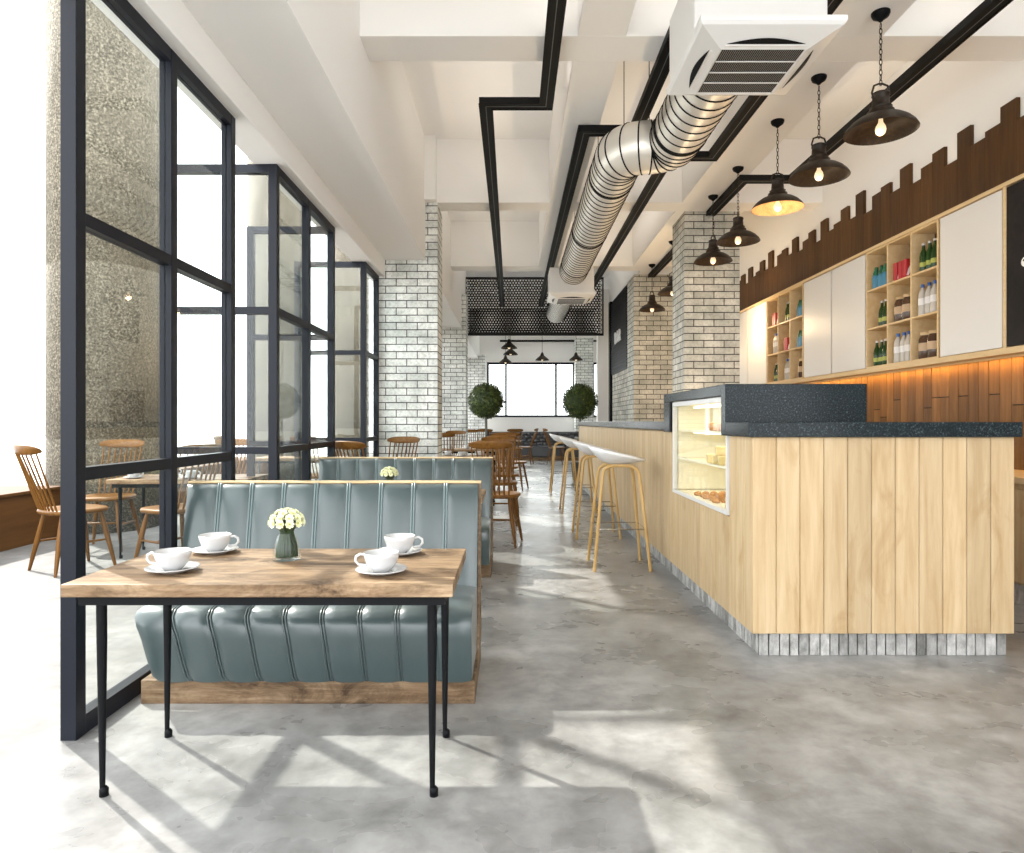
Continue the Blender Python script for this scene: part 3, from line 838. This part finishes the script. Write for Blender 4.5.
PROT = {}
def proto(kind):
    if kind in PROT: return PROT[kind]
    t = thing({'green':'beer_bottle','blue':'blue_bottle','clear':'water_bottle','red':'red_pack','jar':'storage_jar'}[kind], '', 'bottle', (0,0,-50))
    if kind == 'green':
        MB().lathe([(0,0), (.030,0), (.032,.006), (.032,.13), (.026,.165), (.014,.195), (.012,.235), (.0135,.238), (.0135,.25), (0,.25)], n=18).build('body', M['greenb'], t)
        MB().lathe([(.0325,.04), (.0326,.08)], n=18).build('label_band', M['yellowlabel'], t); MB().lathe([(.0142,.232), (.0142,.251), (0,.252)], n=14).build('cap', M['greylabel'], t)
    elif kind == 'blue':
        MB().lathe([(0,0), (.036,0), (.038,.008), (.038,.10), (.034,.13), (0,.13)], n=18).build('body', M['blueb'], t)
        MB().lathe([(.034,.13), (.030,.16), (.016,.19), (.014,.215), (0,.215)], n=18).build('shoulder', M['bluelab'], t)
    elif kind == 'clear':
        MB().lathe([(0,0), (.034,0), (.037,.008), (.037,.06), (.034,.075), (.037,.09), (.037,.17), (.030,.205), (.014,.235), (.013,.25), (0,.25)], n=18).build('body', M['clearb'], t)
        MB().lathe([(.0375,.09), (.0376,.15)], n=18).build('label_band', M['greylabel'], t); MB().lathe([(.016,.246), (.016,.275), (0,.276)], n=14).build('cap', M['bluecap'], t)
    elif kind == 'red':
        MB().box(-.045, .045, -.028, .028, 0, .165).build('pack', M['redp'], t, bevel=.008)
        MB().prism([(-.035,.01), (-.015,.01), (.03,.12), (.02,.14), (-.02,.07)], .0284, .0294, Matrix(((1,0,0,0),(0,0,-1,0),(0,1,0,0),(0,0,0,1)))).build('stripe', M['whitep'], t)
    else:
        MB().lathe([(0,0), (.058,0), (.062,.008), (.062,.17), (.050,.20), (.046,.21), (0,.21)], n=24).build('body', M['jarb'], t)
        MB().lathe([(.0625,.07), (.0626,.14)], n=24).build('label_band', M['kraft'], t); MB().lathe([(.05,.208), (.05,.235), (0,.236)], n=20).build('lid', M['cork'], t)
    PROT[kind] = t
    return t
NMS = {'green': ('green beer bottle with yellow label', 'bottle'), 'blue': ('blue bottle with green top', 'bottle'), 'clear': ('clear water bottle with blue cap', 'bottle'), 'red': ('red pack with white stripe', 'pack'), 'jar': ('brown coffee jar with kraft label', 'jar')}
used = set()
ROWN = ['bottom', 'middle', 'top']; COLN = ['left', 'middle', 'right']
def fill(cellf, which, col, row, kind, n):
    x, ya, yb, z = cellf(col, row)
    p = proto(kind); st_ = {'green': .082, 'blue': .088, 'clear': .088, 'red': .075, 'jar': .135}[kind]
    cell = 'centre cell' if (row, col) == (1, 1) else f'{ROWN[row]} {COLN[col]} cell'
    nm, cat = NMS[kind]
    if n == 1: pos = ['alone']
    elif n == 2: pos = ['left one', 'right one']
    else: pos = ['rightmost', 'middle one', 'leftmost']
    if n == 2: pos = ['right one', 'left one']
    for i in range(n):
        loc = (x + (.07 if kind == 'jar' else .045 if kind != 'red' else .04) + .006*(i % 2), ya + (.13 if kind == 'jar' else .095) + i*st_, z)
        lab = f'{nm} in {cell} of {which} shelf, {pos[i]}'
        g = f'{nm}s in {cell} of {which} shelf'
        if kind not in used:
            used.add(kind); p.location = loc; p['label'] = lab; p['category'] = cat; p['group'] = g
        else:
            o = dup(p, loc, (PI/2*0), lab, g); o['category'] = cat
for c, r, kd, n in ((0,2,'blue',3), (1,2,'red',3), (2,2,'green',3), (0,1,'green',2), (1,1,'jar',2), (2,1,'clear',3), (0,0,'green',3), (1,0,'clear',3), (2,0,'jar',2)): fill(s1, 'nearer', c, r, kd, n)
for c, r, kd, n in ((0,2,'red',2), (1,2,'green',2), (2,2,'blue',2), (0,1,'clear',2), (1,1,'red',2), (2,1,'blue',2), (0,0,'green',2), (1,0,'clear',2), (2,0,'jar',1)): fill(s2, 'farther', c, r, kd, n)

mb_ = thing('menu_board', 'black chalk menu board at the right end of the wall shelves', 'board', (SX, 3.35, SZ0))
MB().box(0, .03, 0, 1.6, .01, SZ1-SZ0-.01).build('panel', M['board'], mb_)
e = MB()
MX = Matrix(((0,0,-1,0),(-1,0,0,0),(0,1,0,0),(0,0,0,1)))
def ell(cy, cz, a, b_): return [(-(cy) + a*math.cos(2*PI*j/24), cz + b_*math.sin(2*PI*j/24)) for j in range(24)]
e.prism(ell(1.40, .585, .055, .040), .0005, .003, MX)
e.build('emblem', M['chalk'], mb_)
MB().prism(ell(1.43, .598, .008, .008), .003, .004, MX).prism(ell(1.39, .580, .03, .004), .003, .004, MX).build('emblem_detail', M['board'], mb_)
tag(MB().box(0, SD, 0, .03, 0, SZ1-SZ0).build('cabinet_divider', M['birch'], None, (SX-.006, 4.95, SZ0)), 'pale wood upright between white cabinet and black menu board', 'panel')

# ------------------------------------------------------------------ pendants over the bar
def make_pendant(label, loc, inner='bronze', copies=None):
    t = thing('pendant_lamp', label, 'lamp', loc, 0, 'bronze dome pendants over the bar')
    top = BZ - loc[2]
    MB().lathe([(.225,0), (.223,.006), (.21,.028), (.18,.06), (.14,.088), (.10,.104), (.072,.112)], n=44).build('shade', M['bronze'], t)
    MB().lathe([(.222,.001), (.206,.026), (.176,.057), (.137,.084), (.098,.099), (.03,.106), (0,.107)], n=44).build('shade_lining', M[inner], t)
    MB().lathe([(.085,.108), (.082,.135), (.066,.145), (.064,.155), (.070,.160), (.055,.168), (.050,.235), (.056,.240), (.052,.255), (.03,.265), (0,.268)], n=28).build('housing', M['bronze'], t)
    hk = MB()
    hk.tube([(.048,0,.225), (.058,0,.26), (.045,0,.305), (.012,0,.318), (-.012,0,.318), (-.045,0,.305), (-.058,0,.26), (-.048,0,.225)], .007, 8)
    hk.build('hook', M['bronze'], t)
    c = MB(); z = .325; i = 0
    while z < top-.07:
        rot = Matrix.Rotation(PI/2, 3, 'X') if i % 2 == 0 else Matrix.Rotation(PI/2, 3, 'X') @ Matrix.Rotation(0, 3, 'Z')
        A = Vector((1,0,0)) if i % 2 == 0 else Vector((0,1,0))
        P = [Vector((0,0,z)) + A*.009*math.cos(q) + Vector((0,0,.021*math.sin(q))) for q in [2*PI*k/12 for k in range(13)]]
        c.tube(P, .0028, 6, False); z += .034; i += 1
    c.tube([(0,0,z-.02), (0,0,top-.05)], .003, 6)
    c.build('chain', M['bronze'], t)
    MB().lathe([(0,top-.06), (.012,top-.06), (.02,top-.05), (.05,top-.03), (.058,top-.012), (.058,top), (0,top)], n=24).build('canopy', M['black'], t)
    MB().lathe([(.012,.10), (.014,.075), (.016,.06), (.03,.035), (.034,.012), (.028,-.010), (.014,-.022), (0,-.025)], n=20).build('bulb', M['bulb'], t)
    return t
PX = 2.44; PZ = EYE + 1.92
pend = [(4.50,'bronze dome pendant nearest the camera at the right'), (5.34,'bronze dome pendant second from the right'), (6.12,'bronze dome pendant with glowing copper inside, third from right'),
        (7.25,'bronze dome pendant fourth from right, higher before the brick pillar'), (8.15,'bronze dome pendant fifth from right, centred on the brick pillar'),
        (10.2,'bronze dome pendant just left of the nearer right brick pillar'), (11.7,'bronze dome pendant farthest over the bar, before the far right pillar')]
p0 = make_pendant(pend[0][1], (PX, pend[0][0], PZ))
for y, lab in pend[1:]:
    if 'copper' in lab: make_pendant(lab, (PX-.05, y, PZ), 'copper')
    else: dup(p0, (PX-.03, y, PZ), .6*y, lab)
for y, lab in pend:
    lamp('pendant_light', 'POINT', (PX-.03, y, PZ-.06), 1.0 if 'copper' not in lab else 2.4, (1,.66,.34), .03)
# far cone pendants beyond the screen
def make_cone(label, loc, top):
    t = thing('cone_lamp', label, 'lamp', loc, 0, 'brown cone pendants at the rear')
    MB().lathe([(.21,0), (.19,.03), (.12,.09), (.06,.14), (.03,.22), (.015,.24), (0,.24)], n=28).build('shade', M['bronze'], t, solid=.006)
    MB().tube([(0,0,.24), (0,0,top)], .006, 6).build('cord', M['black'], t)
    MB().sphere((0,0,.02), .035, 12, 8).build('bulb', M['bulb'], t)
    return t
cp0 = make_cone('highest of the three stacked cone pendants at the rear left', (-.075, 17.2, 3.06), CZ-3.06)
for x, y, z, lab in ((-.04, 19.3, 3.11, 'middle of the three stacked cone pendants at the rear left'), (-.2, 21.0, 3.02, 'lowest of the three stacked cone pendants at the rear left'),
                     (.91, 20.5, 3.06, 'cone pendant centred above the wide rear window'), (1.93, 20.5, 3.06, 'cone pendant beside the rear right brick pillar')):
    o = dup(cp0, (x, y, z), 0, lab)
rl = tag(MB().box(-.4, 3.6, -.03, .03, -.03, .03).build('lighting_rail', M['black'], None, (0, 22.4, 3.87)), 'thin black rail along the rear wall above the window', 'rail')

# ------------------------------------------------------------------ bar stools
def make_stool(label, loc):
    t = thing('bar_stool', label, 'stool', loc, 0, 'white shell bar stools')
    # seat shell: lip on the aisle side (-x), flat towards the bar
    def sh(u, v):
        a = 2*PI*u; q = v
        ex = .225*math.copysign(abs(math.cos(a))**.8, math.cos(a)); ey = .215*math.copysign(abs(math.sin(a))**.8, math.sin(a))
        x, y = ex*q, ey*q
        z = .853 + q**2.4*(.088 - .055*x/.225)
        if x < 0: x -= .015*max(0, -x/.225)**2
        return Vector((x, y, z))
    MB().grid(sh, 44, 12).build('seat', M['stoolwhite'], t, solid=.016)
    for s in (-1, 1):
        P = [(-.225, s*.225, 0), (-.205, s*.205, .22), (-.165, s*.165, .62), (-.148, s*.148, .77), (-.135, s*.135, .81), (-.10, s*.118, .835), (-.05, s*.115, .842), (.05, s*.115, .842), (.10, s*.118, .835), (.135, s*.135, .81), (.148, s*.148, .77), (.165, s*.165, .62), (.205, s*.205, .22), (.225, s*.225, 0)]
        MB().tube(P, .0135, 12).build('leg_loop', M['oak'], t)
    q = .195
    MB().tube([(-q,-q,.335), (q,-q,.335), (q,q,.335), (-q,q,.335), (-q,-q,.335)], .006, 8, False).build('footrest', M['chrome'], t)
    return t
SG_ = [(5.67,'white shell bar stool with oak legs nearest the camera'), (7.18,'white shell bar stool second from the camera'), (9.15,'white shell bar stool third from the camera'), (11.7,'white shell bar stool farthest along the bar')]
st0 = make_stool(SG_[0][1], (.885, SG_[0][0], 0))
for y, lab in SG_[1:]: dup(st0, (.885, y, 0), 0, lab)

# ------------------------------------------------------------------ ducts, air conditioners, trays, perforated screens
DZ = EYE + 2.34; DR = .215
duct = thing('ventilation_duct', 'long silver spiral ventilation duct with a dog-leg under the ceiling', 'duct', (0,0,DZ))
XA, XB = 1.35, .95
P = [(XA, 3.6)] + [(XA, 3.6+i*.19) for i in range(1, 11)]
ra = .20
path = [Vector((XA, 3.7, 0)), Vector((XA, 5.60, 0))]
for i in range(1, 9):
    a = PI/2*i/8; path.append(Vector((XA - ra*(1-math.cos(a)), 5.60 + ra*math.sin(a), 0)))
for i in range(1, 9):
    a = PI/2*i/8; path.append(Vector((XB + ra*(1-math.sin(a)), 6.0 - ra*math.cos(a) , 0)))
path = [p for p in path] + [Vector((XB, 14.6, 0))]
def circ(m, c, d, r, wd, n=40):
    d = d.normalized(); nx = d.cross(Vector((0,0,1))).normalized(); ny = Vector((0,0,1))
    ring = lambda o, rr_: [c + d*o + rr_*(math.cos(2*PI*j/n)*nx + math.sin(2*PI*j/n)*ny) for j in range(n)]
    vs = ring(-wd, r-.004) + ring(-wd*.5, r+.006) + ring(wd*.5, r+.006) + ring(wd, r-.004)
    m.add(vs, [(i*n+j, i*n+(j+1)%n, (i+1)*n+(j+1)%n, (i+1)*n+j) for i in range(3) for j in range(n)], True)
dm = MB().tube(path, DR, 40); dm.build('pipe', M['duct'], duct)
# arc-length sampling for the seams
def sample(step):
    out = []; acc = 0; nxt = step*.5
    for a, c in zip(path[:-1], path[1:]):
        l = (c-a).length
        while nxt <= acc + l:
            q = a.lerp(c, (nxt-acc)/l); out.append((q, (c-a).normalized())); nxt += .075 if 5.5 < q.y < 6.1 else step
        acc += l
    return out
sm = MB(); sps = sample(.125)
for i, (c, d) in enumerate(sps):
    circ(sm, c, d, DR, .008)
sm.build('spiral_seams', M['black'], duct)
for y in (5.42, 6.45, 8.3, 10.0, 11.6):
    m = MB(); circ(m, Vector((XA if y < 5.6 else XB, y, 0)), Vector((0,1,0)), DR+.003, .020); m.build('collar', M['tray'], duct)
for x, y in ((.98, 5.95), (1.17, 5.8), (.95, 7.5), (.95, 10.3), (.95, 13.2)):
    MB().tube([(x, y, DR-.01), (x, y, (CZ if not (8.4 < y < 8.75 or 11.84 < y < 12.2) else BZ)-DZ)], .004, 6).build('hanger', M['black'], duct)

def make_ac(label, loc, s=1.0, bodyh=.45):
    t = thing('ceiling_cassette', label, 'air conditioner', loc, 0, 'white ceiling cassettes under the duct')
    w, d = .36, .375
    MB().box(-.345, .345, -.20, .36, .045, bodyh).build('body', M['acwhite'], t, bevel=.01)
    # panel frame with a sunken grille and bevelled skirt
    P = []
    lev = [(w, d, .045), (w, d, .018), (w-.012, d-.012, .004), (w-.14, d-.14, -.050), (w-.15, d-.15, -.044)]
    m = MB(); vs = []
    for a, b_, z in lev: vs += [(-a,-b_,z), (a,-b_,z), (a,b_,z), (-a,b_,z)]
    m.add(vs, [(i*4+j, i*4+(j+1)%4, (i+1)*4+(j+1)%4, (i+1)*4+j) for i in range(len(lev)-1) for j in range(4)])
    m.add([(-w,-d,.045), (w,-d,.045), (w,d,.045), (-w,d,.045)], [(3,2,1,0)])
    m.build('panel', M['acwhite'], t)
    a, b_ = w-.15, d-.15
    MB().box(-a, a, -b_, b_, -.044, -.040).build('grille_back', M['black'], t)
    g = MB()
    for i in range(41):
        x = -a + 2*a*i/40; g.box(x-.0012, x+.0012, -b_, b_, -.0460, -.0435)
    g.build('grille', M['grille'], t)
    g = MB()
    for i in range(1, 4):
        y = -b_ + 2*b_*i/4; g.box(-a, a, y-.003, y+.003, -.049, -.0435)
    g.build('grille_bars', M['acwhite'], t)
    for k in range(4):
        A = Matrix.Rotation(k*PI/2, 4, 'Z'); ln = .20
        pol = [(-ln, -.268)] + [(-ln + 2*ln*i/14, -.268 - .030*math.sin(PI*i/14)) for i in range(1, 14)] + [(ln, -.268)]
        dd = (d if k % 2 == 0 else w)
        zf = lambda y: .004 - .054*((dd-.012)-abs(y))/.128
        m = MB(); vs = [A @ Vector((x, y, zf(y) - .003)) for x, y in pol]
        m.add(vs, [tuple(range(len(vs)))]); m.build('air_slot', M['black'], t, solid=.002)
        m = MB(); m.box(-ln*1.02, ln*1.02, -.262, -.240, zf(.262)-.006, zf(.262)+.01, A); m.build('flap', M['acwhite'], t, bevel=.003)
    return t
ac0 = make_ac('white ceiling cassette air conditioner nearest the camera with dark grille', (1.285, 3.705, EYE+1.95))
dup(ac0, (.93, 10.75, EYE+1.95), 0, 'small far white ceiling cassette just before the black perforated screen')

def tray(label, pts, w=.11, h=.055, z1=BZ-.002):
    t = thing('cable_tray', label, 'cable tray', (pts[0][0], pts[0][1], z1), 0, 'black cable trays under the ceiling')
    o = Vector((pts[0][0], pts[0][1])); P = [Vector(p) - o for p in pts]
    def offs(q):
        res = []
        for i, p in enumerate(P):
            a = (P[i]-P[i-1]).normalized() if i > 0 else (P[1]-P[0]).normalized()
            c = (P[i+1]-P[i]).normalized() if i < len(P)-1 else a
            na, nc = Vector((-a.y, a.x)), Vector((-c.y, c.x)); m = (na+nc)
            m = m/m.dot(na) if m.length > 1e-6 else na
            res.append(p + m*q)
        return res
    def strip(mb, q0, q1, za, zb):
        A, B = offs(q0), offs(q1); n = len(P)
        vs = []
        for i in range(n): vs += [(*A[i], za), (*B[i], za), (*B[i], zb), (*A[i], zb)]
        fs = [(i*4+j, i*4+(j+1)%4, (i+1)*4+(j+1)%4, (i+1)*4+j) for i in range(n-1) for j in range(4)]
        fs += [(0,1,2,3), ((n-1)*4+3, (n-1)*4+2, (n-1)*4+1, (n-1)*4)]
        mb.add(vs, fs)
    m = MB(); strip(m, -w/2, w/2, -h, 0); strip(m, -w/2-.004, -w/2+.010, -h-.006, -h); strip(m, w/2-.010, w/2+.004, -h-.006, -h); m.build('channel', M['tray'], t)
    m = MB(); strip(m, -.003, .003, -h-.002, -h); m.build('slit', M['trayline'], t)
    return t
tray('black cable tray at the left with a sideways jog', [(.285, 0), (.285, 5.72), (-.22, 5.72), (-.22, 15.7)])
tray('black cable tray running down beside the duct on its left', [(1.13, 0), (1.13, 6.25), (.66, 6.25), (.66, 15.7)])
tray('black cable tray right of the duct, jogging behind it', [(2.02, 0), (2.02, 6.85), (1.58, 6.85), (1.58, 15.2)])
tray('black cable tray above the pendants nearest the right wall', [(3.09, 0), (3.09, 7.5), (2.55, 7.5), (2.55, 8.74)])
tray('black cable tray stub between the two right brick pillars', [(2.55, 9.42), (2.55, 12.48)])

def tray_fill(x, y0, y1, e):  # added strips hidden on the trays to brighten the ceiling bays
    lamp('tray_fill_light', 'AREA', (x, (y0+y1)/2, BZ+.012), e, (1,.93,.84), .06, (0,0,1), None, y1-y0)
for x, y0, y1 in ((.285,1.8,4.6), (.285,5.2,5.65), (-.22,5.85,8.05), (-.22,8.8,11.4), (-.22,12.2,15.6), (1.13,1.8,4.6), (1.13,5.2,6.1), (.66,6.9,6.9), (1.58,7.0,8.1), (1.58,8.8,11.4), (1.58,12.2,15.1), (3.09,1.8,4.6), (3.09,5.2,7.4)):
    if y1 > y0: tray_fill(x, y0, y1, FILL_POWER*(y1-y0))
def perf(label, loc, W, H):
    t = thing('perforated_screen', label, 'screen', loc, 0, 'black perforated screens')
    m = MB(); sx = .066; sz = sx*.866; r = .0235; nx = int(W/sx); nz = int(H/sz); d = .006
    for j in range(nz):
        for i in range(nx):
            cx = -W/2 + (i+.5)*sx + (sx/2 if j % 2 else 0); cz = (j+.5)*sz
            a = [(cx + sx/2/math.cos(PI/6)*math.cos(PI/6+PI/3*k), cz + sx/2/math.cos(PI/6)*math.sin(PI/6+PI/3*k)) for k in range(6)]
            for yq in (-d, d):
                vs = []
                for k in range(6):
                    vs.append((a[k][0], yq, a[k][1]))
                for k in range(6):
                    an = PI/6+PI/3*k; vs.append((cx+r*math.cos(an), yq, cz+r*math.sin(an)))
                m.add(vs, [(k, (k+1)%6, 6+(k+1)%6, 6+k) for k in range(6)])
            vi = [(cx+r*math.cos(PI/6+PI/3*k), yq, cz+r*math.sin(PI/6+PI/3*k)) for yq in (-d, d) for k in range(6)]
            m.add(vi, [(k, (k+1)%6, 6+(k+1)%6, 6+k) for k in range(6)])
    m.build('mesh_sheet', M['mesh'], t)
    f = MB().box(-W/2-.03, W/2+.06, -.03, .03, -.05, 0).box(-W/2-.03, W/2+.06, -.03, .03, nz*sz+.005, max(nz*sz+.02, H)).box(-W/2-.03, -W/2, -.03, .03, 0, H).box(W/2+.03, W/2+.06, -.03, .03, 0, H)
    f.build('edge_frame', M['mesh'], t)
perf('front black perforated metal screen hung across the far ceiling', (.50, 15.75, 3.25), 3.12, 1.30)
perf('rear black perforated metal screen just behind the front one', (.50, 17.0, 3.44), 3.2, .60)

# louvred sign on the return wall
sg = thing('sign_board', 'black louvred sign board with white lettering beyond the bar', 'sign', (2.255, 14.25, 2.25))
m = MB()
for i in range(27): m.box(-.03, 0, -1.04, 1.04, .03+i*.058, .03+i*.058+.036)
m.build('louvres', M['signblack'], sg)
MB().box(-.015, 0, -1.05, 1.05, 0, 1.6).build('backing', M['black'], sg)
fc = bpy.data.curves.new('t', 'FONT'); fc.body = 'BAR'; fc.size = .36; fc.space_character = 1.35; fc.extrude = .012; fc.align_x = 'CENTER'
fo = bpy.data.objects.new('t', fc); COL.objects.link(fo)
me = bpy.data.meshes.new_from_object(fo.evaluated_get(bpy.context.evaluated_depsgraph_get()))
bpy.data.objects.remove(fo)
lt = bpy.data.objects.new('lettering', me); COL.objects.link(lt); me.materials.clear(); me.materials.append(M['signwhite'])
lt.parent = sg; lt.location = (-.045, .0, .62); lt.rotation_euler = (PI/2, 0, -PI/2)

# warm lamps behind the bar (added spots without fixtures wash the cabinets and the pillars)
for y in (4.3, 6.0, 7.7, 9.4, 11.0):
    lamp('added_spot', 'SPOT', (3.3, y, 4.5), 14, (1,.82,.62), .05, (.12,0,-1), None, None, 60)
for y in (9.9, 13.9):
    lamp('back_light', 'POINT', (3.2, y, 2.6), 20, (1,.72,.42), .1)
lamp('bar_fill_light', 'AREA', (2.15, 8.0, .98), 34, (1,.76,.48), .12, (-.1,0,1), None, 7.6)     # added unseen strip behind the bar, lifts pillars and soffits

# ------------------------------------------------------------------ render look
S.view_settings.view_transform = 'Standard'; S.view_settings.look = 'None'
S.view_settings.gamma = 1; S.view_settings.use_curve_mapping = False
S.view_settings.exposure = 0.78
S.cycles.diffuse_bounces = 6; S.cycles.transparent_max_bounces = 24
S.cycles.sample_clamp_indirect = 6
